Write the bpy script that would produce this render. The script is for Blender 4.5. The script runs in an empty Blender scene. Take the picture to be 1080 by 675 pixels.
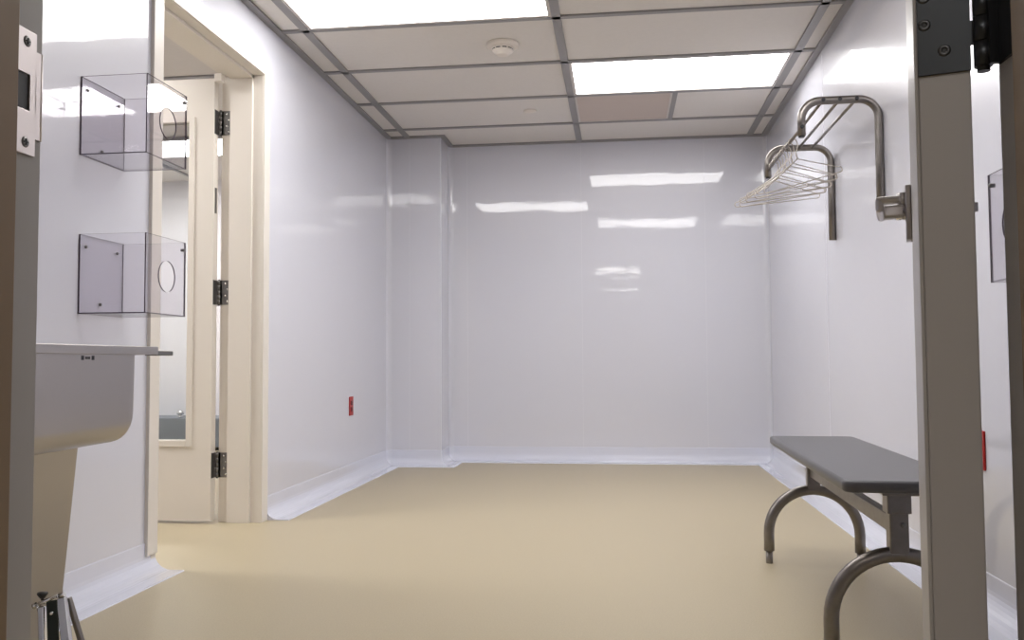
import bpy, bmesh, math, random
from mathutils import Vector, Matrix
random.seed(4)
S = bpy.context.scene
COL = S.collection
PI = math.pi

# ---------------------------------------------------------------- measurements
F, YAW, PITCH, ROLL, EYE = 913.36, .1235, .0472, -.0059, .7341
H = 2.3456                    # ceiling height
C0, R0, G, RW = -1.4976, 3.9902, 1.22, .61   # ceiling grid origin and pitch
YB, XL, XR, YC, XC = 6.3348, -1.65, 1.0614, 6.0385, -1.2563
FY0, FY1 = .66, .80           # front wall (thickness)
WT = .185                     # left wall thickness
DY0, DY1, DH = 2.93, 3.835, 2.085   # side door opening

# ---------------------------------------------------------------- camera
cy, sy, cp, sp = math.cos(YAW), math.sin(YAW), math.cos(PITCH), math.sin(PITCH)
fwd = Vector((-sy*cp, cy*cp, sp)); rt = Vector((cy, sy, 0)); up = rt.cross(fwd)
cr, sr = math.cos(ROLL), math.sin(ROLL)
r2 = rt*cr + up*sr; u2 = -rt*sr + up*cr
cam_d = bpy.data.cameras.new('camera'); cam = bpy.data.objects.new('camera', cam_d)
COL.objects.link(cam); S.camera = cam
M3 = Matrix((r2, u2, -fwd)).transposed()
cam.matrix_world = Matrix.Translation((0, 0, EYE)) @ M3.to_4x4()
cam_d.sensor_width = 36; cam_d.lens = F/1080*36; cam_d.clip_start = .02

# ---------------------------------------------------------------- light and exposure
S.view_settings.view_transform = 'Standard'; S.view_settings.look = 'None'
S.view_settings.gamma = 1; S.view_settings.use_curve_mapping = False
S.view_settings.exposure = 0.0
w = bpy.data.worlds.new('world'); S.world = w; w.use_nodes = True
w.node_tree.nodes['Background'].inputs[0].default_value = (.9, .92, 1, 1)
w.node_tree.nodes['Background'].inputs[1].default_value = .05
PANEL, HALL_FILL, SIDE = 10.8, 9.0, 24.0      # brightness of the ceiling light panels and the added hall fill

# ---------------------------------------------------------------- materials
def mat(name, col, rough=.5, metal=0, spec=.5, coat=0, bump=None, speck=None, emit=None):
    m = bpy.data.materials.new(name); m.use_nodes = True
    nt = m.node_tree; b = nt.nodes['Principled BSDF']
    b.inputs['Base Color'].default_value = (*col, 1); b.inputs['Roughness'].default_value = rough
    b.inputs['Metallic'].default_value = metal; b.inputs['Specular IOR Level'].default_value = spec
    b.inputs['Coat Weight'].default_value = coat; b.inputs['Coat Roughness'].default_value = .02
    tc = nt.nodes.new('ShaderNodeTexCoord')
    if speck:          # (scale, amount, second colour)
        n = nt.nodes.new('ShaderNodeTexNoise'); n.inputs['Scale'].default_value = speck[0]
        n.inputs['Detail'].default_value = 4
        r = nt.nodes.new('ShaderNodeValToRGB'); r.color_ramp.elements[0].position = .5-speck[1]
        r.color_ramp.elements[1].position = .5+speck[1]
        r.color_ramp.elements[0].color = (*speck[2], 1); r.color_ramp.elements[1].color = (*col, 1)
        nt.links.new(tc.outputs['Object'], n.inputs['Vector']); nt.links.new(n.outputs['Fac'], r.inputs[0])
        nt.links.new(r.outputs[0], b.inputs['Base Color'])
    if bump:           # (scale xyz, strength, distance)
        mp = nt.nodes.new('ShaderNodeMapping'); mp.inputs['Scale'].default_value = bump[0]
        n = nt.nodes.new('ShaderNodeTexNoise'); n.inputs['Scale'].default_value = 1; n.inputs['Detail'].default_value = bump[3] if len(bump) > 3 else 3
        bp = nt.nodes.new('ShaderNodeBump'); bp.inputs['Strength'].default_value = bump[1]; bp.inputs['Distance'].default_value = bump[2]
        nt.links.new(tc.outputs['Object'], mp.inputs[0]); nt.links.new(mp.outputs[0], n.inputs['Vector'])
        nt.links.new(n.outputs['Fac'], bp.inputs['Height']); nt.links.new(bp.outputs[0], b.inputs['Normal'])
        if coat: nt.links.new(bp.outputs[0], b.inputs['Coat Normal'])
    if emit:
        b.inputs['Emission Color'].default_value = (*emit[0], 1); b.inputs['Emission Strength'].default_value = emit[1]
    return m

def clear(name, tint, ior=1.49):
    m = bpy.data.materials.new(name); m.use_nodes = True; nt = m.node_tree
    nt.nodes.remove(nt.nodes['Principled BSDF']); out = nt.nodes['Material Output']
    fr = nt.nodes.new('ShaderNodeFresnel'); fr.inputs[0].default_value = ior
    tr = nt.nodes.new('ShaderNodeBsdfTransparent'); tr.inputs[0].default_value = (*tint, 1)
    gl = nt.nodes.new('ShaderNodeBsdfGlossy'); gl.inputs['Roughness'].default_value = .01
    mx = nt.nodes.new('ShaderNodeMixShader')
    ge = nt.nodes.new('ShaderNodeNewGeometry'); ma = nt.nodes.new('ShaderNodeMath'); ma.operation = 'MULTIPLY_ADD'
    ma.inputs[1].default_value = 1/ior-ior; ma.inputs[2].default_value = ior
    nt.links.new(ge.outputs['Backfacing'], ma.inputs[0]); nt.links.new(ma.outputs[0], fr.inputs[0])
    nt.links.new(fr.outputs[0], mx.inputs[0]); nt.links.new(tr.outputs[0], mx.inputs[1])
    nt.links.new(gl.outputs[0], mx.inputs[2]); nt.links.new(mx.outputs[0], out.inputs[0])
    return m

WALL = mat('glossy white wall sheet', (.71, .714, .79), .25, spec=.3, coat=1, bump=((1.8, 1.8, 5), .26, .004, 6))
COVE = mat('glossy white cove', (.74, .755, .86), .2, coat=1)
BEAD = mat('white weld bead', (.72, .725, .79), .3)
FLOOR = mat('beige sheet vinyl', (.50, .43, .295), .42, spec=.35, speck=(260, .22, (.41, .345, .235)), bump=((60, 60, 60), .12, .002))
FLOOR2 = mat('dark grey cabinet laminate', (.16, .18, .21), .4)
TILE = mat('ceiling tile', (.77, .735, .705), .75, spec=.2, speck=(45, .35, (.74, .705, .675)), bump=((120, 120, 120), .1, .002))
BROWN = mat('perforated panel', (.60, .52, .48), .7, spec=.2)
GRID = mat('grey ceiling grid', (.29, .28, .285), .4)
LIGHT = mat('lit diffuser', (.9, .9, .9), .5, emit=((1, .985, .97), PANEL))
LIGHT_FILL = mat('added hall fill', (.9, .9, .9), .5, emit=((1, .965, .92), HALL_FILL))
LIGHT_F = mat('lit far hall diffuser', (.9, .9, .9), .5, emit=((1, .97, .93), 16))
LIGHT_S = mat('lit side room diffuser', (.9, .9, .9), .5, emit=((1, .98, .95), SIDE))
CREAM = mat('cream paint', (.80, .75, .69), .35, spec=.4)
GREYP = mat('warm grey paint', (.40, .375, .365), .35, spec=.4, bump=((90, 90, 90), .05, .002))
GREYF = mat('grey frame paint', (.40, .385, .375), .4, spec=.4)
FRAME_DIM = mat('frame paint in dim hall light', (.235, .165, .105), .5, spec=.3)  # dim warm hall light on the frame mixed into its colour
STEEL = mat('brushed stainless steel', (.50, .475, .47), .30, 1, bump=((4, 60, 220), .06, .001))
STEEL2 = mat('worn tube steel', (.27, .25, .235), .33, 1, speck=(30, .3, (.21, .19, .175)))
SINKM = mat('satin sink steel', (.42, .40, .395), .32, 1, bump=((4, 60, 220), .05, .001))
CHROME = mat('polished metal', (.75, .75, .74), .12, 1)
STRIKE = mat('satin nickel plate', (.72, .66, .64), .42, 1)
DARKM = mat('dark hinge metal', (.045, .048, .053), .36, .75)
HINGE2 = mat('grey hinge metal', (.19, .185, .18), .35, .8)
BLACK = mat('black rubber', (.012, .013, .014), .5)
SCREWM = mat('screw head', (.07, .07, .072), .35, .7)
SEATM = mat('grey bench laminate', (.09, .088, .094), .33, spec=.5)
SEATE = mat('bench edge', (.16, .145, .14), .4)
RED = mat('red device plate', (.42, .015, .012), .4)
REDD = mat('dark red face', (.17, .008, .01), .4)
WIREM = mat('hanger wire', (.52, .47, .41), .3, .7)
WHITEP = mat('white plastic', (.80, .74, .68), .45)
OLIVE = mat('dark green webbing', (.02, .027, .02), .6)
ACR = clear('clear acrylic', (.97, .963, .975)); GLASS = clear('door glass', (.93, .95, .95), 1.5)
ACRE = mat('acrylic edge', (.13, .105, .135), .2)

# ---------------------------------------------------------------- mesh helpers
class MB:
    def __init__(s): s.v = []; s.f = []; s.m = []; s.mats = []; s.sm = []
    def mi(s, m):
        if m not in s.mats: s.mats.append(m)
        return s.mats.index(m)
    def add(s, vs, fs, m, smooth=False):
        o = len(s.v); s.v += [tuple(v) for v in vs]; k = s.mi(m)
        for f in fs: s.f.append([i+o for i in f]); s.m.append(k); s.sm.append(smooth)
        return s
    def box(s, a, b, m, bev=0, M=None):
        a, b = [min(p, q) for p, q in zip(a, b)], [max(p, q) for p, q in zip(a, b)]
        if bev <= 0:
            vs = [(x, y, z) for x in (a[0], b[0]) for y in (a[1], b[1]) for z in (a[2], b[2])]
            fs = [(0, 1, 3, 2), (4, 6, 7, 5), (0, 4, 5, 1), (2, 3, 7, 6), (0, 2, 6, 4), (1, 5, 7, 3)]
        else:
            bm = bmesh.new(); bmesh.ops.create_cube(bm, size=1)
            for v in bm.verts: v.co = Vector([(a[i]+b[i])/2 + v.co[i]*(b[i]-a[i]) for i in range(3)])
            bmesh.ops.bevel(bm, geom=bm.edges[:], offset=bev, segments=2, affect='EDGES', profile=.5)
            bm.verts.index_update(); vs = [v.co.copy() for v in bm.verts]; fs = [[v.index for v in f.verts] for f in bm.faces]; bm.free()
        if M is not None: vs = [M @ Vector(v) for v in vs]
        return s.add(vs, fs, m)
    def tube(s, pts, r, m, n=12, closed=False, sx=1, sz=1, up=None):
        """round (or oval) tube along points"""
        P = [Vector(p) for p in pts]; N = len(P); rr = r if isinstance(r, (list, tuple)) else [r]*N
        rings = []; prev = None
        for i in range(N):
            if closed: t = (P[(i+1) % N]-P[i-1]).normalized()
            else: t = (P[min(i+1, N-1)]-P[max(i-1, 0)]).normalized()
            if prev is None:
                a = Vector(up) if up else (Vector((0, 0, 1)) if abs(t.z) < .9 else Vector((0, 1, 0)))
            else: a = prev
            if up: a = Vector(up)
            x = a - t*a.dot(t); x.normalize(); y = t.cross(x); prev = x
            rings.append([P[i] + (x*math.cos(2*PI*k/n)*sx + y*math.sin(2*PI*k/n)*sz)*rr[i] for k in range(n)])
        vs = [v for rg in rings for v in rg]; fs = []
        for i in range(N if closed else N-1):
            j = (i+1) % N
            for k in range(n): fs.append((i*n+k, i*n+(k+1) % n, j*n+(k+1) % n, j*n+k))
        s.add(vs, fs, m, True)
        if not closed:
            s.add(rings[0], [tuple(range(n))[::-1]], m); s.add(rings[-1], [tuple(range(n))], m)
        return s
    def cyl(s, a, b, r, m, n=20, r1=None):
        return s.tube([a, b], [r, r if r1 is None else r1], m, n)
    def lathe(s, prof, c, m, n=32, M=None):
        """profile of (r, z) around vertical axis at c"""
        vs = [(c[0]+r*math.cos(2*PI*k/n), c[1]+r*math.sin(2*PI*k/n), c[2]+z) for r, z in prof for k in range(n)]
        fs = [(i*n+k, i*n+(k+1) % n, (i+1)*n+(k+1) % n, (i+1)*n+k) for i in range(len(prof)-1) for k in range(n)]
        if M is not None: vs = [M @ Vector(v) for v in vs]
        return s.add(vs, fs, m, True)
    def prism(s, poly, axis, a, b, m, m_side=None, M=None):
        """polygon in the two other axes, pushed along axis from a to b"""
        def P(q, t):
            q = list(q); q.insert(axis, t); return Vector(q)
        n = len(poly); vs = [P(q, a) for q in poly] + [P(q, b) for q in poly]
        if M is not None: vs = [M @ v for v in vs]
        s.add(vs, [tuple(range(n)), tuple(range(n, 2*n))[::-1]], m)
        return s.add(vs, [(i, (i+1) % n, n+(i+1) % n, n+i) for i in range(n)], m_side or m)
    def grid(s, rows, m, smooth=True, flip=False):
        n = len(rows[0]); vs = [p for r in rows for p in r]
        fs = [(i*n+k, i*n+k+1, (i+1)*n+k+1, (i+1)*n+k) for i in range(len(rows)-1) for k in range(n-1)]
        return s.add(vs, fs, m, smooth)
    def build(s, name, parent=None):
        me = bpy.data.meshes.new(name); me.from_pydata(s.v, [], s.f)
        for m in s.mats: me.materials.append(m)
        for p, k, q in zip(me.polygons, s.m, s.sm): p.material_index = k; p.use_smooth = q
        bm = bmesh.new(); bm.from_mesh(me)
        bmesh.ops.remove_doubles(bm, verts=bm.verts[:], dist=1e-6)
        bmesh.ops.recalc_face_normals(bm, faces=bm.faces[:]); bm.to_mesh(me); bm.free()
        o = bpy.data.objects.new(name, me); COL.objects.link(o)
        if parent:
            o.parent = parent; bpy.context.view_layer.update()
            o.matrix_parent_inverse = parent.matrix_world.inverted()
        return o
def tag(o, label, cat, group=None):
    o['label'] = label; o['category'] = cat
    if group: o['group'] = group
    return o
def thing(name, loc, label, cat, group=None, rot=(0, 0, 0)):
    o = bpy.data.objects.new(name, None); COL.objects.link(o); o.location = loc; o.rotation_euler = rot
    bpy.context.view_layer.update()
    return tag(o, label, cat, group)
def struct(o): o['kind'] = 'structure'; return o
def local(o):   # the part's points are given in its thing's own frame
    o.matrix_parent_inverse = Matrix.Identity(4); return o
def arc(c, r, a0, a1, n, f):
    return [f(c[0]+r*math.cos(a0+(a1-a0)*i/n), c[1]+r*math.sin(a0+(a1-a0)*i/n)) for i in range(n+1)]
def fillet(pts, rad, n=6):
    """rounded polyline in 2D; returns list of lists (one list per corner)"""
    out = []
    for i, p in enumerate(pts):
        p = Vector(p)
        if i in (0, len(pts)-1): out.append([p]); continue
        a = (Vector(pts[i-1])-p).normalized(); b = (Vector(pts[i+1])-p).normalized()
        r = rad[i]; th = a.angle(b); d = r/math.tan(th/2)
        A = p+a*d; B = p+b*d; c = p+(a+b).normalized()*(r/math.sin(th/2))
        va = A-c; vb = B-c; ang = va.angle(vb); sg = 1 if va.x*vb.y-va.y*vb.x > 0 else -1
        q = []
        for k in range(n+1):
            t = sg*ang*k/n; q.append(c+Vector((va.x*math.cos(t)-va.y*math.sin(t), va.x*math.sin(t)+va.y*math.cos(t))))
        out.append(q)
    return out
def offset(pts, d):
    """offset to the right of travel, mitred"""
    out = []
    for i, p in enumerate(pts):
        p = Vector(p); dirs = []
        if i > 0: dirs.append((p-Vector(pts[i-1])).normalized())
        if i < len(pts)-1: dirs.append((Vector(pts[i+1])-p).normalized())
        ns = [Vector((q.y, -q.x)) for q in dirs]
        if len(ns) == 1: out.append(p+ns[0]*d)
        else:
            m_ = (ns[0]+ns[1]).normalized(); out.append(p+m_*(d/m_.dot(ns[0])))
    return out

# ---------------------------------------------------------------- the room shell
OX0 = -4.7
f = MB(); f.box((OX0, -9, -.06), (2.2, 7.6, 0), FLOOR); struct(f.build('floor'))

PATH = [(XL, DY1+.065), (XL, YC), (XC, YC), (XC, YB), (XR, YB), (XR, FY1)]
KIND = [0, 1, -1, 1, 1, 0]      # 1 inner corner, -1 outer corner
RAD = .035
def run(d, sel, path=PATH, kind=KIND):
    off = offset(path, d)
    rad = [max(RAD-d, .0006) if k == 1 else (.006 if k == -1 else 0) for k in kind]
    if d < 0: rad = [RAD if k == 1 else .006 for k in kind]
    fl = fillet(off, rad)
    # split in three at the middle of the rounded corners
    if sel == 'left': L = fl[0] + fl[1][:4]
    elif sel == 'back': L = fl[1][3:] + fl[2] + fl[3] + fl[4][:4]
    elif sel == 'right': L = fl[4][3:] + fl[5]
    else: L = [p for q in fl for p in q]
    return L
def wall(mb, sel, thick):
    rows = []
    for d, z in ((0, 0), (0, H+.02), (-thick, H+.02), (-thick, 0), (0, 0)):
        rows.append([(p.x, p.y, z) for p in run(d, sel)])
    mb.grid(rows, WALL, smooth=False)
def smooth_corners(o):
    for p in o.data.polygons:
        e = [(o.data.vertices[a].co.xy-o.data.vertices[b].co.xy).length for a, b in p.edge_keys]
        p.use_smooth = max(e) < .2
    bm = bmesh.new(); bm.from_mesh(o.data)
    for e in bm.edges: e.smooth = not (len(e.link_faces) == 2 and e.calc_face_angle(0) > math.radians(35))
    bm.to_mesh(o.data); bm.free()
wl = MB(); wall(wl, 'left', WT)
wl.box((XL-WT, DY1+.0, 0), (XL, DY1+.065, H+.02), WALL)
wl.box((XL-WT, DY0, DH), (XL, DY1, H+.02), WALL)
wl.box((XL-WT, FY1, 0), (XL, DY0, H+.02), WALL)
wl.box((XL-.0005, 1.62, .11), (XL+.0012, 1.624, H-.03), BEAD)
smooth_corners(struct(wl.build('wall_left')))
wb = MB(); wall(wb, 'back', .12)
for x, y in ((-.268, YB), (-1.119, YB), (.62, YB), (-1.486, YC)): wb.box((x-.0012, y-.0008, .11), (x+.0012, y+.001, H-.03), BEAD)
smooth_corners(struct(wb.build('wall_back')))
wr = MB(); wall(wr, 'right', .12)
for y in (1.9, 3.15, 4.6): wr.box((XR-.0008, y, .11), (XR+.001, y+.0025, H-.03), BEAD)
smooth_corners(struct(wr.build('wall_right')))

PROF = [(.0, .108), (.0025, .1065), (.003, .104)] + [(.063+.06*math.cos(PI-a), .063-.06*math.sin(a)) for a in [PI/2*i/8 for i in range(9)]] + [(.112, .003), (.1155, .0)]
def cove(name, sel, path=PATH, kind=KIND):
    mb = MB(); rows = []
    for d, z in PROF: rows.append([(p.x, p.y, z) for p in run(d, sel, path, kind)])
    mb.grid(rows, COVE)
    n = len(rows[0])
    for e in (0, n-1):
        if abs(rows[0][e][1]) > YC-1: continue      # ends inside the corners stay joined
        mb.add([r[e] for r in rows]+[(rows[0][e][0], rows[0][e][1], 0)], [tuple(range(len(rows)+1))], COVE)
    return struct(mb.build(name))
for o in (cove('baseboard_left', 'left'), cove('baseboard_back', 'back'), cove('baseboard_right', 'right'),
          cove('baseboard_left', 'all', [(XL, FY1), (XL, DY0)], [0, 0])):
    smooth_corners(o)

# ceiling: slab, raised tiles and the grid under them
SPLITX = .351
GW = .042
ce = MB(); ce.box((OX0, -9, H+.02), (2.2, 7.6, H+.08), TILE)
xs = [XL, C0, C0+G, C0+2*G, XR]; ys = [R0+RW*k for k in range(-5, 4)] + [YB]
ys = [FY1] + [y for y in ys if y > FY1+.1]
def light_cell(i, j):
    y = ys[j]
    if i == 1 and abs(y-(R0-RW)) < .01: return 'A'
    if i == 2 and abs(y-(R0+RW)) < .01: return 'B'
    if i == 2 and abs(y-(R0-3*RW)) < .01: return 'C'
    if i == 2 and abs(y-(R0+2*RW)) < .01: return 'S'
for i in range(4):
    for j in range(len(ys)-1):
        k = light_cell(i, j)
        x0, x1, y0, y1 = xs[i], xs[i+1], ys[j], ys[j+1]
        if k in ('A', 'B', 'C'): continue
        if k == 'S': x0 = SPLITX
        ce.box((x0+.004, y0+.004, H+.003), (x1-.004, y1-.004, H+.021), TILE)
# side room tiles
for i in range(3):
    for j in range(4):
        if i == 1 and j == 2: continue
        x0 = -4.62+.95*i; y0 = 2.0+1.28*j
        ce.box((x0+.01, y0+.01, H+.003), (x0+.94, y0+1.27, H+.021), TILE)
struct(ce.build('ceiling'))
gr = MB()
def bar(x0, y0, x1, y1, hw): gr.box((x0-hw[0], y0-hw[1], H-.006), (x1+hw[0], y1+hw[1], H+.012), GRID, .0015)
hw = GW/2
for x in xs[1:4]:
    ye = YC if x < XC else YB
    bar(x, FY1, x, ye, (hw, 0))
for j, y in enumerate(ys[1:-1]): bar(XL, y, XR, y, (0, hw*.75))
bar(SPLITX, R0+2*RW, SPLITX, R0+3*RW, (hw*.7, 0))
# wall angle all round
for d in (0,):
    A = run(0, 'all'); B = run(.036, 'all')
    rows = [[(p.x, p.y, z) for p in L] for L, z in ((A, H-.008), (B, H-.008), (B, H+.004), (A, H+.004), (A, H-.008))]
    gr.grid(rows, GRID, False)
gr.box((XL, FY1, H-.008), (XL+.036, DY1+.07, H+.004), GRID)
for j in range(4): gr.box((-4.7, 2.0+1.28*j-.015, H-.006), (XL-WT, 2.0+1.28*j+.015, H+.01), GRID)
for i in range(3): gr.box((-4.62+.95*i-.015, 1.5, H-.0065), (-4.62+.95*i+.015, 7.3, H+.01), GRID)
struct(gr.build('trim_1'))

def panel(x0, x1, y0, y1, m, label, group=None, fr=GRID, border=.03):
    t = thing('ceiling_light', ((x0+x1)/2, (y0+y1)/2, H), label, 'ceiling light', group)
    a = MB(); b = border
    for q0, q1 in (((x0, y0), (x1, y0+b)), ((x0, y1-b), (x1, y1)), ((x0, y0+b), (x0+b, y1-b)), ((x1-b, y0+b), (x1, y1-b))):
        a.box((*q0, H-.004), (*q1, H+.02), fr)
    a.build('light_frame', t)
    d = MB(); d.box((x0+b, y0+b, H+.002), (x1-b, y1-b, H+.012), m); d.build('diffuser', t)
    return t
FR = mat('white light trim', (.62, .58, .56), .4)
def cell(i, y, m, label): return panel(xs[i]+hw, xs[i+1]-hw, y+hw*.75, y+RW-hw*.75, m, label, 'recessed ceiling light panels', FR, .016)
cell(1, R0-RW, LIGHT, 'large white lit ceiling panel cut by the top edge of the photo')
cell(2, R0+RW, LIGHT, 'white lit ceiling panel nearest the clothes rack, directly before the brown tile')
panel(-.75, .45, -1.0, -.5, LIGHT_FILL, 'added hall fill panel over the camera position, brightening the open grey door', 'hall ceiling lights', FR, .02)  # unseen panel added to brighten the near door leaf and frame
cell(2, R0-3*RW, LIGHT, 'white lit ceiling panel nearest the front doorway, above the bench')
# brownish perforated panel beside the light
v = thing('ceiling_vent', ((xs[2]+SPLITX)/2, R0+2.5*RW, H), 'brownish perforated square panel in the ceiling grid behind the lit panel', 'ceiling vent')
a = MB(); x0, x1, y0, y1 = xs[2]+hw, SPLITX-hw*.7, R0+2*RW+hw*.75, R0+3*RW-hw*.75
a.box((x0+.012, y0+.012, H+.001), (x1-.012, y1-.012, H+.012), BROWN)
a.build('face_plate', v)
a = MB()
for q0, q1 in (((x0, y0), (x1, y0+.012)), ((x0, y1-.012), (x1, y1)), ((x0, y0+.012), (x0+.012, y1-.012)), ((x1-.012, y0+.012), (x1, y1-.012))):
    a.box((*q0, H-.002), (*q1, H+.02), FR)
a.build('vent_frame', v)

# smoke detector and sprinkler cover
d = thing('smoke_detector', (-.575, 4.307, H), 'round cream smoke detector on the ceiling behind the large lit panel', 'smoke detector')
a = MB(); a.lathe([(0, .004), (.082, .004), (.084, -.004), (.078, -.014), (.066, -.018), (.0, -.018)], (-.575, 4.307, H), WHITEP); a.build('base', d)
a = MB(); a.lathe([(.0, -.016), (.058, -.018), (.060, -.024), (.05, -.026), (.05, -.030), (.056, -.032), (.05, -.040), (.036, -.046), (.034, -.052), (.022, -.056), (0, -.057)], (-.575, 4.307, H), WHITEP)
a.build('sensor_cap', d)
a = MB()
for k in range(10):
    t = 2*PI*k/10; Mx = Matrix.Translation((-.575, 4.307, H-.028)) @ Matrix.Rotation(t, 4, 'Z')
    a.box((.049, -.011, -.002), (.053, .011, .002), BLACK, M=Mx)
a.build('slot', d)
a = MB(); a.lathe([(0, .003), (.042, .003), (.043, -.003), (.036, -.006), (.0, -.0065)], (-.557, 5.495, H), WHITEP)
tag(a.build('sprinkler_cover'), 'small flat round cover on the ceiling near the back wall', 'sprinkler cover')

# front wall with the doorway the camera looks through, and hall behind the camera
JL, JR = -.577, .339        # rabbet faces
w_ = MB(); Y0, Y1 = FY0, FY1
w_.box((XL-WT, Y0, 0), (JL-.02, Y1, H+.02), WALL); w_.box((JR+.02, Y0, 0), (XR+.12, Y1, H+.02), WALL)
w_.box((JL-.02, Y0, 2.12), (JR+.02, Y1, H+.02), WALL); struct(w_.build('wall_front'))
fr = MB()
def jamb(X, s):
    # s=+1 left jamb (faces +X), -1 right
    fr.box((X-.02*s, .748, 0), (X, (.798 if s > 0 else .802), 2.1), GREYF)
    fr.box((X-.02*s, .60, 0), (X+(.013 if s > 0 else .016)*s, .748, 2.1), FRAME_DIM, .0015)
    fr.box((X-.07*s, .60, 0), (X-.018*s, .66, 2.15), FRAME_DIM)
    fr.box((X-.07*s, .80, 0), (X-(.014 if s > 0 else .001)*s, .812, 2.15), GREYF)
jamb(JL, 1); jamb(JR, -1)
fr.box((JL-.02, .748, 2.08), (JR+.02, .802, 2.12), GREYF); fr.box((JL-.02, .60, 2.062), (JR+.02, .748, 2.12), FRAME_DIM)
fr.box((JL-.07, .60, 2.1), (JR+.07, .66, 2.15), FRAME_DIM); fr.box((JL-.07, .80, 2.082), (JR+.07, .812, 2.15), GREYF)
FRONT = struct(fr.build('trim_2'))
# strike plate
ZS = 1.001
a = MB()
def yz(x0, x1, poly, m, mb): mb.prism(poly, 0, x0, x1, m)
# plate outline in (y, z): body plus wider middle lip, latch opening as a dark pocket
ya, yb_, yl = .759, .7875, .7955
X = JL
a.box((X, ya, ZS-.062), (X+.0022, yb_, ZS-.018), STRIKE, .0006); a.box((X, ya, ZS+.018), (X+.0022, yb_, ZS+.062), STRIKE, .0006)
a.box((X, ya+.0195, ZS-.0185), (X+.0022, yb_, ZS+.0185), STRIKE); a.box((X, ya, ZS-.0185), (X+.0022, ya+.0015, ZS+.0185), STRIKE)
a.box((X, yb_-.001, ZS-.044), (X+.0022, yl, ZS+.044), STRIKE)
a.tube([(X+.001, yl, ZS-.044), (X+.001, yl, ZS+.044)], .0018, STRIKE, 8)
sp_ = a.build('strike_plate', FRONT)
a = MB(); a.box((X-.012, ya+.001, ZS-.019), (X+.0006, ya+.020, ZS+.019), BLACK); a.build('latch_hole', sp_)
for z in (-.05, .05):
    a = MB(); Mx = Matrix.Translation((X+.0022, ya+.014, ZS+z)) @ Matrix.Rotation(PI/2, 4, 'Y')
    a.lathe([(0, .0012), (.0025, .0008), (.0045, .0009), (.0055, 0)], (0, 0, 0), HINGE2, 16, Mx)
    a.box((-.003, -.0006, .0008), (.003, .0006, .0016), BLACK, M=Mx); a.box((-.0006, -.003, .0008), (.0006, .003, .0016), BLACK, M=Mx)
    a.build('screw', sp_)

# hall behind the camera (its lights show in the glossy back wall)
hb = MB()
hb.box((-2.4, -9, 0), (-2.3, FY0, H+.02), mat('hall wall paint', (.33, .27, .2), .6)); hb.box((2.1, -9, 0), (2.2, FY0, H+.02), hb.mats[0])
hb.box((-2.3, -9, 0), (2.1, -8.9, H+.02), hb.mats[0]); hb.box((-2.3, FY0-.02, 0), (JL-.07, FY0, H+.02), hb.mats[0]); hb.box((JR+.07, FY0-.02, 0), (2.1, FY0, H+.02), hb.mats[0])
struct(hb.build('wall_hall'))
for y, n in ((-3.2, 'nearer the doorway'), (-7.2, 'farther down the hall')):
    panel(-.42, .52, y-.32, y+.32, LIGHT_F, 'hall ceiling light seen mirrored low in the back wall, '+n, 'hall ceiling lights', FR, .02)

# side room behind the left wall
sr_ = MB(); SW = mat('side room wall paint', (.72, .70, .73), .4)
sr_.box((OX0, 7.3, 0), (XL-WT, 7.4, H+.02), SW); sr_.box((OX0, 1.4, 0), (OX0+.08, 7.3, H+.02), SW); sr_.box((OX0, 1.4, 0), (XL-WT, 1.5, H+.02), SW)
struct(sr_.build('wall_side'))
panel(-4.3, -2.75, 5.85, 6.35, LIGHT_S, 'lit panel seen through the glass of the cream side door', 'side room lights', FR, .02)
panel(-3.6, -2.4, 2.9, 3.4, LIGHT_S, 'lit panel over the cream side door, in the side room', 'side room lights', FR, .02)
t = thing('low_cabinet', (-3.6, 7.08, 0), 'low dark grey cabinet seen at the bottom of the side door glass', 'cabinet')
a = MB(); a.box((-4.4, 6.9, .03), (-2.6, 7.298, .27), FLOOR2, .004); a.box((-4.36, 6.94, 0), (-2.64, 7.29, .03), BLACK); a.build('body', t)
a = MB(); a.lathe([(0, 0), (.02, 0), (.02, .008), (.012, .014), (.03, .03), (.03, .05), (0, .06)], (-3.72, 7.0, .27), CHROME, 20); a.build('knob', t)

# ---------------------------------------------------------------- side door: frame, open leaf, hinges
t3 = MB()
def frame_side(Yi, s):
    """Yi: opening face, s=+1 far jamb (faces -Y), -1 near jamb"""
    B = lambda x0, x1, y0, y1, z0=0, z1=DH: t3.box((x0, Yi+s*y0, z0), (x1, Yi+s*y1, z1), CREAM, .001)
    zb = 0 if s > 0 else .062
    B(XL-.001, XL+.013, 0, .065, zb, DH+.055)            # casing, room side
    B(XL-.042, XL+.006, -.014+.012, .03, 0 if s > 0 else 0.0)           # room side rabbet
    B(XL-.150, XL-.042, -.018, .0)        # stop
    B(XL-WT, XL-.150, -.002, .03)
    B(XL-WT-.013, XL-WT, 0.0, .065, 0, DH+.055)
frame_side(DY1, 1); frame_side(DY0, -1)
t3.box((XL-.001, DY0-.0649, DH), (XL+.0128, DY1+.0649, DH+.055), CREAM, .001)
t3.box((XL-.042, DY0, DH-.002), (XL+.006, DY1, DH+.02), CREAM)
t3.box((XL-.150, DY0, DH-.018), (XL-.042, DY1, DH), CREAM)
t3.box((XL-WT, DY0, DH-.002), (XL-.150, DY1, DH+.02), CREAM)
t3.box((XL-WT-.013, DY0-.0649, DH), (XL-WT, DY1+.0649, DH+.055), CREAM)
SF = struct(t3.build('trim_3'))
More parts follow.
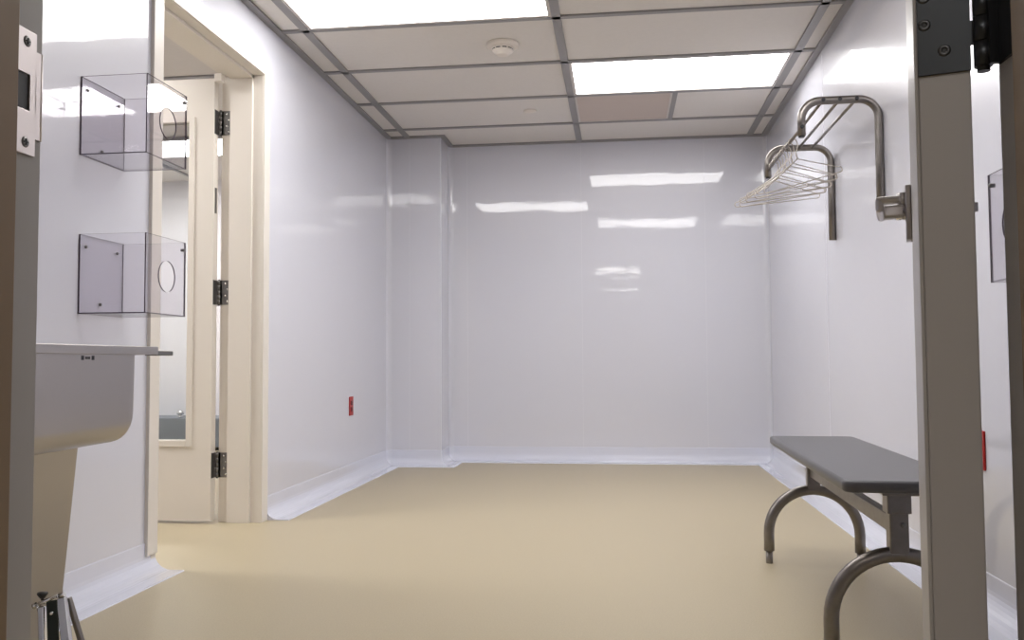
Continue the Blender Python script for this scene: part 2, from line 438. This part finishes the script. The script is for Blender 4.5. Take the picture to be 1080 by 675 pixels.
# leaf: hinged on the far jamb, opened flat away into the side room
PX, PY = XL-WT-.018, DY1+.004      # pin
LY0, LY1 = PY-.048, PY-.004
LX1, LX0 = PX-.012, PX-.012-.89
LZ0, LZ1 = .012, 2.062
gx0, gx1, gz0, gz1 = LX0+.14, LX1-.108, .366, 1.87
lf = MB()
for x0, x1, z0, z1 in ((LX0, gx0, LZ0, LZ1), (gx1, LX1, LZ0, LZ1), (gx0, gx1, LZ0, gz0), (gx0, gx1, gz1, LZ1)):
    lf.box((x0, LY0, z0), (x1, LY1, z1), CREAM)
leaf = struct(lf.build('door_2'))
a = MB()
for yy0, yy1 in ((LY0-.008, LY0+.012), (LY1-.012, LY1+.008)):
    for x0, x1, z0, z1 in ((gx0-.012, gx0+.012, gz0-.012, gz1+.012), (gx1-.012, gx1+.016, gz0-.018, gz1+.012), (gx0+.012, gx1-.012, gz0-.018, gz0+.012), (gx0+.012, gx1-.012, gz1-.012, gz1+.012)):
        a.box((x0, yy0, z0), (x1, yy1, z1), CREAM, .002)
a.build('glazing_frame', leaf)
a = MB(); a.box((gx0, (LY0+LY1)/2-.003, gz0), (gx1, (LY0+LY1)/2+.003, gz1), GLASS); a.build('glass_pane', leaf)
for zc in (1.86, 1.06, .262):
    a = MB(); h2 = .057
    a.box((LX1-.001, LY0+.004, zc-h2), (LX1+.002, PY, zc+h2), HINGE2)          # leaf plate
    a.box((PX+.002, LY1-.006+.0, zc-h2), (PX+.016, LY1+.0, zc+h2), HINGE2)
    a.box((XL-WT+.001, DY1-.0045, zc-h2), (XL-.152, DY1-.0015, zc+h2), HINGE2)  # jamb plate
    a.box((PX, DY1-.006, zc-h2), (XL-WT+.002, DY1-.0025, zc+h2), HINGE2)
    for k in range(5):
        z0 = zc-h2+k*.0228; a.cyl((PX, PY-.008, z0+.0006), (PX, PY-.008, z0+.0222), .008, HINGE2, 14)
    a.cyl((PX, PY-.008, zc-h2-.004), (PX, PY-.008, zc+h2+.004), .005, DARKM, 12)
    for zz, xx in ((.042, XL-.168), (.014, XL-.158), (-.014, XL-.168), (-.042, XL-.158)):
        Mx = Matrix.Translation((xx-.004, DY1-.0045, zc+zz)) @ Matrix.Rotation(PI/2, 4, 'X')
        a.lathe([(0, .0014), (.003, .0012), (.0045, 0)], (0, 0, 0), CHROME, 12, Mx)
    a.build('hinge', SF)
a = MB(); a.box((XL-.19, DY1-.10, DH-.055), (XL-.155, DY1-.06, DH-.018), CREAM, .003); a.build('latch_bracket', SF)
# latch plate on the hinge edge of the leaf
a = MB(); a.box((LX1-.0005, LY0+.014, 1.43), (LX1+.0015, LY0+.032, 1.55), HINGE2); a.build('edge_plate', leaf)

# ---------------------------------------------------------------- near door leaf (swung open at right)
TH = math.radians(-107.5)
PV = Matrix.Translation((.327, .812, 0)) @ Matrix.Rotation(TH, 4, 'Z')
d1 = MB()
d1.box((-.87, -.053, .012), (-.006, -.010, 2.05), GREYP, .0012, M=PV)
d1.box((-.8705, -.0565, .012), (-.0065, -.053, 2.05), GREYP, .0015, M=PV)
D1 = struct(d1.build('door_1'))
a = MB(); a.box((-.0058, -.0525, .0121), (-.004, -.0475, .47), mat('pale edge strip', (.55, .5, .47), .4), M=PV); a.build('edge_strip', D1)
zc = 1.052; h2 = .057
a = MB(); a.box((-.0062, -.0532, zc-h2), (-.0035, -.0095, zc+h2), DARKM, .0004, M=PV)
a.box((-.006, -.0100, zc-.034), (-.0035, -.003, zc-.012), DARKM, M=PV); a.box((-.006, -.0100, zc+.012), (-.0035, -.003, zc+.034), DARKM, M=PV)
for k in range(5):
    z0 = zc-h2+k*.0228; a.cyl(PV @ Vector((0, 0, z0+.0004)), PV @ Vector((0, 0, z0+.0224)), .0078, DARKM, 18)
a.cyl(PV @ Vector((0, 0, zc-h2-.004)), PV @ Vector((0, 0, zc+h2+.004)), .0055, DARKM, 14)
# plate on the jamb
a.box((JR-.003, .758, zc-h2), (JR, .802, zc+h2), DARKM); a.box((.328, .800, zc-h2), (JR, .806, zc+h2), DARKM)
HG = a.build('hinge', D1)
for (yy, zz) in ((-.047, -.010), (-.031, -.036), (-.047, .016), (-.031, .042)):
    a = MB(); Mx = PV @ Matrix.Translation((-.0035, yy, zc+zz)) @ Matrix.Rotation(PI/2, 4, 'Y')
    a.lathe([(0, .0002), (.0018, .0002), (.0022, .0010), (.0048, .0010), (.0056, .0)], (0, 0, 0), SCREWM, 20, Mx)
    a.lathe([(0, .0004), (.0019, .0004)], (0, 0, 0), BLACK, 8, Mx)
    a.build('screw', HG)
# lever handle on the left face, thumb turn on the right face
ZH = .993; XHN = -.80
a = MB(); a.box((XHN-.02, -.0665, ZH-.052), (XHN+.02, -.0565, ZH+.045), STEEL, .002, M=PV); a.build('escutcheon', D1)
a = MB()
pts = [PV @ Vector(p) for p in ((XHN, -.066, ZH), (XHN, -.082, ZH))]
a.cyl(pts[0], pts[1], .014, CHROME, 20)
a.box((XHN-.014, -.110, ZH-.011), (XHN+.014, -.066, ZH+.013), STEEL, .005, M=PV)
a.box((XHN-.014, -.113, ZH-.013), (XHN+.10, -.100, ZH+.014), STEEL, .0055, M=PV)
a.box((XHN+.075, -.112, ZH+.002), (XHN+.10, -.074, ZH+.014), STEEL, .005, M=PV)
a.cyl(PV @ Vector((XHN, -.0705, ZH+.010)), PV @ Vector((XHN, -.0705, ZH+.034)), .010, STEEL, 16)
a.build('door_handle', D1)
a = MB(); a.box((XHN-.018, -.010, ZH-.03), (XHN+.018, -.002, ZH+.03), STEEL, .002, M=PV)
a.box((XHN-.014, -.003, ZH-.014), (XHN+.014, .036, ZH+.012), STEEL, .002, M=PV)
a.box((XHN-.006, .036, ZH-.008), (XHN+.006, .047, ZH+.008), STEEL, .002, M=PV); a.build('thumb_turn', D1)

# ---------------------------------------------------------------- acrylic dispenser boxes
def acrylic_box(label, wallx, s, y0, z0, d=.222, wy=.243, hz=.246):
    """s=+1 hangs on the left wall and sticks out to +X, -1 on the right wall"""
    t = thing('acrylic_box', (wallx, y0+wy/2, z0), label, 'dispenser box', 'clear acrylic glove boxes')
    T = .004; X = lambda q: wallx+s*q
    def plate(name, poly, axis, a0, a1, ring=None):
        mb = MB()
        if ring is None: mb.prism(poly, axis, a0, a1, ACR, ACRE)
        else:
            (cy_, cz_, rr) = ring; N = 40
            # outer square sampled by angle, circle inside
            (ya_, za_), (yb2, zb2) = poly[0], poly[2]
            out = []; inn = []
            for k in range(N):
                th = 2*PI*(k+.5)/N; c, s_ = math.cos(th), math.sin(th)
                tx = ((yb2-cy_)/c if c > 0 else (ya_-cy_)/c) if abs(c) > 1e-6 else 1e9
                tz = ((zb2-cz_)/s_ if s_ > 0 else (za_-cz_)/s_) if abs(s_) > 1e-6 else 1e9
                q = min(tx, tz); out.append((cy_+c*q, cz_+s_*q)); inn.append((cy_+c*rr, cz_+s_*rr))
            for (yc_, zc_) in ((ya_, za_), (yb2, za_), (yb2, zb2), (ya_, zb2)):
                k = min(range(N), key=lambda i: (out[i][0]-yc_)**2+(out[i][1]-zc_)**2); out[k] = (yc_, zc_)
            vs = [(a, *p) for a in (a0, a1) for L in (out, inn) for p in L]
            fs = []
            for b_ in (0, 2*N): fs += [(b_+k, b_+(k+1) % N, b_+N+(k+1) % N, b_+N+k) for k in range(N)]
            mb.add(vs, fs, ACR)
            mb.add(vs, [(k, (k+1) % N, 2*N+(k+1) % N, 2*N+k) for k in range(N)] + [(N+k, N+(k+1) % N, 3*N+(k+1) % N, 3*N+k) for k in range(N)], ACRE)
        return mb.build(name, t)
    y1, z1 = y0+wy, z0+hz
    sq = lambda a0, a1, b0, b1: [(a0, b0), (a1, b0), (a1, b1), (a0, b1)]
    plate('back_panel', sq(y0+T, y1-T, z0+T, z1), 0, X(.0005), X(T))
    lo, hi = sorted((X(.0005), X(d-T)))
    plate('side_panel', sq(lo, hi, z0, z1), 1, y0, y0+T)
    plate('side_panel', sq(lo, hi, z0, z1), 1, y1-T, y1)
    plate('front_panel', sq(y0, y1, z0, z1), 0, X(d-T), X(d), (y0+wy*.52, z0+hz*.5, .05))
    plate('bottom_panel', sq(lo, hi, y0+T, y1-T), 2, z0, z0+T)
    for (yy, zz) in ((.03, .21), (.20, .21), (.11, .035)):
        mb = MB(); Mx = Matrix.Translation((X(T), y0+yy, z0+zz)) @ Matrix.Rotation(s*PI/2, 4, 'Y')
        mb.lathe([(0, .006), (.003, .006), (.005, .003), (.005, 0)], (0, 0, 0), HINGE2, 14, Mx); mb.build('screw', t)
    mb = MB(); Mx = Matrix.Translation((X(d), y1-.016, z1-.026)) @ Matrix.Rotation(s*PI/2, 4, 'Y')
    mb.lathe([(0, .004), (.004, .004), (.005, .002), (.005, -.008), (0, -.008)], (0, 0, 0), HINGE2, 14, Mx); mb.build('screw', t)
    return t
acrylic_box('clear acrylic box with a round front hole, upper of the two on the left wall', XL, 1, 2.463, 1.378)
acrylic_box('clear acrylic box with a round front hole, on the left wall right above the sink', XL, 1, 2.467, .886)
acrylic_box('clear acrylic box on the right wall, seen in the slot beside the open grey door', XR, -1, 1.84, .905)

# ---------------------------------------------------------------- red outlets
def outlet(label, wallx, s, y, z):
    t = thing('red_outlet', (wallx, y, z), label, 'outlet', 'red wall outlets')
    mb = MB(); mb.box((wallx, y-.036, z-.058), (wallx+s*.006, y+.036, z+.058), RED, .0025); mb.build('cover_plate', t)
    for k in (-.0195, .0195):
        mb = MB(); mb.box((wallx+s*.004, y-.017, z+k-.0145), (wallx+s*.009, y+.017, z+k+.0145), REDD, .002)
        for q in (-.006, .006): mb.box((wallx+s*.0088, y+q-.001, z+k-.002), (wallx+s*.0094, y+q+.001, z+k+.007), BLACK)
        mb.box((wallx+s*.0088, y-.002, z+k-.010), (wallx+s*.0094, y+.002, z+k-.006), BLACK)
        mb.build('receptacle', t)
    mb = MB(); mb.box((wallx+s*.005, y-.003, z-.003), (wallx+s*.0075, y+.003, z+.003), RED, .001); mb.build('screw', t)
outlet('red electrical outlet on the left wall beyond the cream side door', XL, 1, 5.195, .462)
outlet('red electrical outlet on the right wall above the bench, beside the open grey door', XR, -1, 2.74, .462)

# ---------------------------------------------------------------- sink with pipe shroud
t = thing('wall_sink', (XL, 1.8, 0), 'stainless steel wall sink with rounded bottom beside the left door jamb', 'sink')
SX = -1.235; SY0, SY1 = 1.35, 2.10; ZT, ZB = .778, .529
# basin as a lofted shell: front profile (x, z), rounded lower front and lower far corner
mb = MB()
def section(y, bottom, inset):
    x1 = SX-inset; r = .05; P = []
    P.append((x1+.002, y, ZT-.012))
    for k in range(9):
        a_ = PI/2*k/8; P.append((x1-r+r*math.cos(a_), y, bottom+r-r*math.sin(a_)))
    P.append((XL+.03, y, bottom-.0+.02)); P.append((XL+.001, y, bottom+.03)); P.append((XL+.001, y, ZT-.012)); return P
rows = []
rc = .045
for y, b_, i_ in [(SY0, ZB, 0)] + [(SY0+(SY1-rc-SY0)*k/6, ZB+.001*k, 0) for k in range(1, 7)]: rows.append(section(y, b_, i_))
for k in range(1, 9):
    a_ = PI/2*k/8; rows.append(section(SY1-rc+rc*math.sin(a_), ZB+.006+rc*(1-math.cos(a_)), .012*(1-math.cos(a_))))
mb.grid(rows, SINKM)
mb.add(rows[-1], [tuple(range(len(rows[-1])))], SINKM); mb.add(rows[0], [tuple(range(len(rows[0])))[::-1]], SINKM)
sk = mb.build('basin', t)
bm_ = sk.data
mb = MB(); ov = .085
mb.box((XL+.001, SY0-.02, ZT-.004), (SX+.008, SY1+ov, ZT), SINKM, .0015)
mb.box((SX+.004, SY0-.02, ZT-.022), (SX+.009, SY1+ov, ZT-.001), SINKM, .001)
mb.box((XL+.001, SY1+ov-.004, ZT-.022), (SX+.008, SY1+ov, ZT-.001), SINKM, .001)
mb.box((XL+.001, SY0-.02, ZT-.002), (XL+.012, SY1+ov, ZT+.05-.045), SINKM, .001)
mb.build('rim', t)
mb = MB(); mb.box((SX-.03, SY1+ov, ZT-.024), (SX+.006, SY1+ov+.085, ZT-.011), HINGE2, .002); mb.build('side_bracket', t)
mb = MB()
# tapering shroud over the trap: front plane leans back to the wall as it drops
a0, a1, b0, b1 = 1.42, 2.01, 1.5, 2.20
top = [(-1.325, a0, .54), (-1.325, 1.995, .54), (XL+.002, 1.995, .54), (XL+.002, a0, .54)]
bot = [(-1.453, b0, .02), (-1.453, 2.115, .02), (-1.53, 2.115, .02), (-1.53, b0, .02)]
mb.add(top+bot, [(0, 1, 5, 4), (1, 2, 6, 5), (2, 3, 7, 6), (3, 0, 4, 7), (4, 5, 6, 7), (0, 3, 2, 1)], SINKM); mb.build('pipe_shroud', t)
# small stamped plate on the rim front
mb = MB(); yc_ = 1.888
mb.box((SX-.0005, yc_-.028, ZT-.041), (SX+.0016, yc_+.028, ZT-.021), SINKM)
pl = mb.build('maker_plate', t)
mb = MB()
for q in (-.021, .019): mb.box((SX+.001, yc_+q-.005, ZT-.036), (SX+.0022, yc_+q+.005, ZT-.026), DARKM)
for q in (-.009, -.004, .001, .006): mb.box((SX+.001, yc_+q-.0017, ZT-.034), (SX+.0022, yc_+q+.0015, ZT-.028), DARKM)
mb.build('plate_marks', pl)

# ---------------------------------------------------------------- folded stand at lower left
t = thing('folding_stand', (-1.15, 1.72, 0), 'folded chrome stand with dark webbing standing below the sink', 'folding stand')
def stand():
    bx, by = -1.155, 1.62
    A = Vector((-1.219, 1.70, .229)); B = Vector((-1.180, 1.715, .246))
    mb = MB(); mb.cyl(A, B, .0042, CHROME, 14)
    mb.tube([A-Vector((.004, 0, .002)), A+Vector((.002, 0, .001))], .006, CHROME, 12); mb.tube([B+Vector((.004, 0, 0)), B+Vector((.016, 0, .004))], .0055, CHROME, 12); mb.build('top_bar', t)
    mb = MB(); k = Vector((-1.212, 1.712, .232)); mb.cyl(k, k+Vector((0, 0, .014)), .003, BLACK, 12); mb.lathe([(0, .008), (.005, .009), (.011, .018), (.010, .021), (0, .022)], k, BLACK, 20); mb.build('knob', t)
    def leg(p, q, w, m, th=.012):
        p = Vector(p); q = Vector(q); d_ = (q-p).normalized(); wv = Vector((1, 0, 0)); wv = (wv-d_*wv.dot(d_)).normalized(); nv = d_.cross(wv)
        L = (q-p).length; M = Matrix((wv, nv, d_)).transposed().to_4x4(); M.translation = p
        m_ = MB(); m_.box((-w/2, -th/2, 0), (w/2, th/2, L), m, .002, M=M); return m_
    leg((-1.207, 1.704, .226), (-1.165, 1.66, 0), .014, CHROME).build('leg', t)
    leg((-1.219, 1.715, .222), (-1.214, 1.79, 0), .010, STEEL2).build('leg', t)
    leg((-1.170, 1.715, .242), (-1.095, 1.66, 0), .020, CHROME).build('leg', t)
    leg((-1.162, 1.725, .240), (-1.082, 1.73, 0), .010, STEEL2).build('leg', t)
    leg((-1.188, 1.708, .238), (-1.138, 1.66, .012), .024, OLIVE, .005).build('webbing', t)
    mb = MB(); Mx = Matrix.Translation((-1.182, 1.699, .214)) @ Matrix.Rotation(PI/2, 4, 'X'); mb.lathe([(0, .003), (.003, .003), (.004, 0)], (0, 0, 0), CHROME, 12, Mx); mb.build('rivet', t)
stand()

# ---------------------------------------------------------------- bench
BX0, BX1, BY0, BY1, BZ = .532, .832, 2.115, 3.335, .450
t = thing('bench', ((BX0+BX1)/2, (BY0+BY1)/2, 0), 'grey topped bench on arched steel tube legs along the right wall', 'bench')
mb = MB(); n = 10; rr = .026; th = .031
def rring(inset, z):
    P = []
    for cx, cy__, a0_ in ((BX1-rr, BY1-rr, 0), (BX0+rr, BY1-rr, PI/2), (BX0+rr, BY0+rr, PI), (BX1-rr, BY0+rr, 1.5*PI)):
        for k in range(7):
            a_ = a0_+PI/2*k/6; P.append((cx+(rr-inset)*math.cos(a_), cy__+(rr-inset)*math.sin(a_), z))
    return P
prof = [(.022, BZ-th), (.004, BZ-th+.003), (.0, BZ-th+.008), (0, BZ-.007), (.002, BZ-.003), (.007, BZ)]
rings = [rring(i_, z) for i_, z in prof]; N = len(rings[0])
vs = [p for r_ in rings for p in r_]
mb.add(vs, [(i*N+k, i*N+(k+1) % N, (i+1)*N+(k+1) % N, (i+1)*N+k) for i in range(len(rings)-1) for k in range(N)], SEATM, True)
mb.add(rings[0], [tuple(range(N))[::-1]], SEATE); mb.add(rings[-1], [tuple(range(N))], SEATM)
mb.build('seat', t)
AX = .671; AR = .157; TR = .0185
for AY in (BY0+.085, BY1-.085):
    mb = MB()
    P = [(AX-AR, AY, .045), (AX-AR, AY, .09)] + arc((AX, .108), AR, PI, 0, 24, lambda x, z: (x, AY, z)) + [(AX+AR, AY, .09), (AX+AR, AY, .045)]
    mb.tube(P, TR, STEEL2, 18, up=(0, 1, 0)); lg = mb.build('leg_arch', t)
    for q in (-AR, AR):
        m2 = MB(); m2.lathe([(.0, 0), (.012, 0), (.0125, .004), (.0125, .046), (0, .046)], (AX+q, AY, 0), STEEL2, 20); m2.build('foot', lg)
    mb = MB(); mb.box((AX-.022, AY-.018, .268), (AX+.022, AY+.018, BZ-th-.05), STEEL2, .003)
    mb.box((AX-.028, AY-.023, BZ-th-.055), (AX+.028, AY+.023, BZ-th-.006), STEEL2, .003)
    mb.box((AX-.045, AY-.05, BZ-th-.008), (AX+.045, AY+.05, BZ-th), STEEL2, .002); ps = mb.build('post', t)
    m2 = MB(); Mx = Matrix.Translation((AX+.008, AY-.018, .338)) @ Matrix.Rotation(PI/2, 4, 'X'); m2.lathe([(0, .004), (.004, .004), (.0065, .002), (.0065, 0)], (0, 0, 0), HINGE2, 14, Mx); m2.build('bolt', ps)
mb = MB(); mb.box((AX-.013, BY0+.10, .312), (AX+.013, BY1-.10, .354), STEEL2, .003); mb.build('rail', t)
t.rotation_euler.z = -math.radians(1.5)

# ---------------------------------------------------------------- coat rack
RYN, RYF = 3.60, 4.40; RXW, RXT = 1.045, .744; RZT, RZE, RZB = 1.782, 1.640, 1.318
t = thing('coat_rack', (XR, 4.0, RZB), 'steel tube coat rack with bent brackets and rods on the right wall', 'coat rack')
for Yr in (RYN, RYF):
    mb = MB(); r_ = .075
    P = [(RXW, Yr, RZB), (RXW, Yr, RZB+.2), (RXW, Yr, RZT-r_)] + arc((RXW-r_, RZT-r_), r_, 0, PI/2, 10, lambda x, z: (x, Yr, z))[1:]
    P += arc((RXT+r_, RZT-r_), r_, PI/2, PI, 10, lambda x, z: (x, Yr, z)) + [(RXT, Yr, RZE)]
    mb.tube(P, .0165, STEEL2, 16, up=(0, 1, 0), sx=.85, sz=1.0)
    br = mb.build('bracket', t)
    m2 = MB(); m2.cyl((RXT, Yr, RZE-.006), (RXT, Yr, RZE), .012, BLACK, 14); m2.build('end_plug', br)
RODS = [(RXT+.085, RZT), (RXT+.15, RZT), (RXT+.215, RZT), (RXT, RZE+.035)]
for (x, z) in RODS:
    mb = MB(); mb.cyl((x, RYN+.01, z), (x, RYF-.01, z), .0065, STEEL2, 12); rd = mb.build('rod', t)
    m2 = MB(); m2.cyl((x, RYN-.0168, z), (x, RYN-.0125, z), .008, BLACK, 14); m2.build('rod_cap', rd)

# ---------------------------------------------------------------- wire hangers
def hanger_mesh():
    w2, drop, nk = .19, .105, .045     # half width, neck to bar, neck height above shoulders
    mb = MB(); P = []
    # hook: centre of hook circle at origin (rod), hangs below
    hr = .020
    for k in range(17):
        a_ = -PI*.15+ (PI*1.15)*k/16 if False else (PI*-.10 + PI*1.10*k/16)
        P.append((-hr*math.cos(a_)*1.0, 0, hr*math.sin(a_)-.002))
    P = [(x, y, z-.010) for x, y, z in P]
    P += [(hr*.98, 0, -.030), (hr*.55, 0, -.046), (0, 0, -.056), (0, 0, -.085)]
    mb.tube(P, .0021, WIREM, 8, up=(0, 1, 0))
    # twisted neck
    tw = [(.0022*math.cos(k*1.3), .0022*math.sin(k*1.3), -.060-.0016*k) for k in range(17)]
    mb.tube(tw, .0016, WIREM, 6)
    z0 = -.085; z1 = z0-drop; r_ = .014
    tri = [Vector((0, z0)), Vector((-w2, z1+.012)), Vector((-w2+.004, z1)), Vector((w2-.004, z1)), Vector((w2, z1+.012))]
    body = [(0, z0), (-w2*.94, z1+.024)] + [(-w2+.006+.012*math.cos(a_), z1+.012+.012*math.sin(a_)) for a_ in [PI*.62+ (PI*.88)*k/8 for k in range(9)]]
    body += [(w2-.006+.012*math.cos(a_), z1+.012+.012*math.sin(a_)) for a_ in [-PI*.5+(PI*.88)*k/8 for k in range(9)]] + [(w2*.94, z1+.024)]
    mb.tube([(x, 0, z) for x, z in body], .0021, WIREM, 8, closed=True, up=(0, 1, 0))
    return mb
HANG = [  # y along the rod, tilt, swing
    (3.80, 17, 20), (3.875, 12, 17), (3.94, 14, 14), (4.00, 8, 9), (4.06, 10, 5), (4.13, 6, 0), (4.19, 8, -3), (4.25, 4, -6)]
names = ['frontmost wire hanger on the rack, its right end raised highest', 'second wire hanger from the front on the rack rod', 'third wire hanger from the front on the rack rod',
         'fourth wire hanger from the front, in the middle of the bunch', 'fifth wire hanger from the front, in the middle of the bunch', 'third wire hanger from the back of the rack rod',
         'second wire hanger from the back of the rack rod', 'rearmost wire hanger, next to the far rack bracket']
h0 = hanger_mesh().build('wire_hanger')
for i, (y, tilt, yaw) in enumerate(HANG):
    o = h0 if i == 0 else h0.copy()
    if i: COL.objects.link(o)
    o.location = (RXT, y, RZE+.035); o.rotation_euler = (0, -math.radians(tilt), math.radians(yaw))
    tag(o, names[i], 'clothes hanger', 'wire hangers on the coat rack')
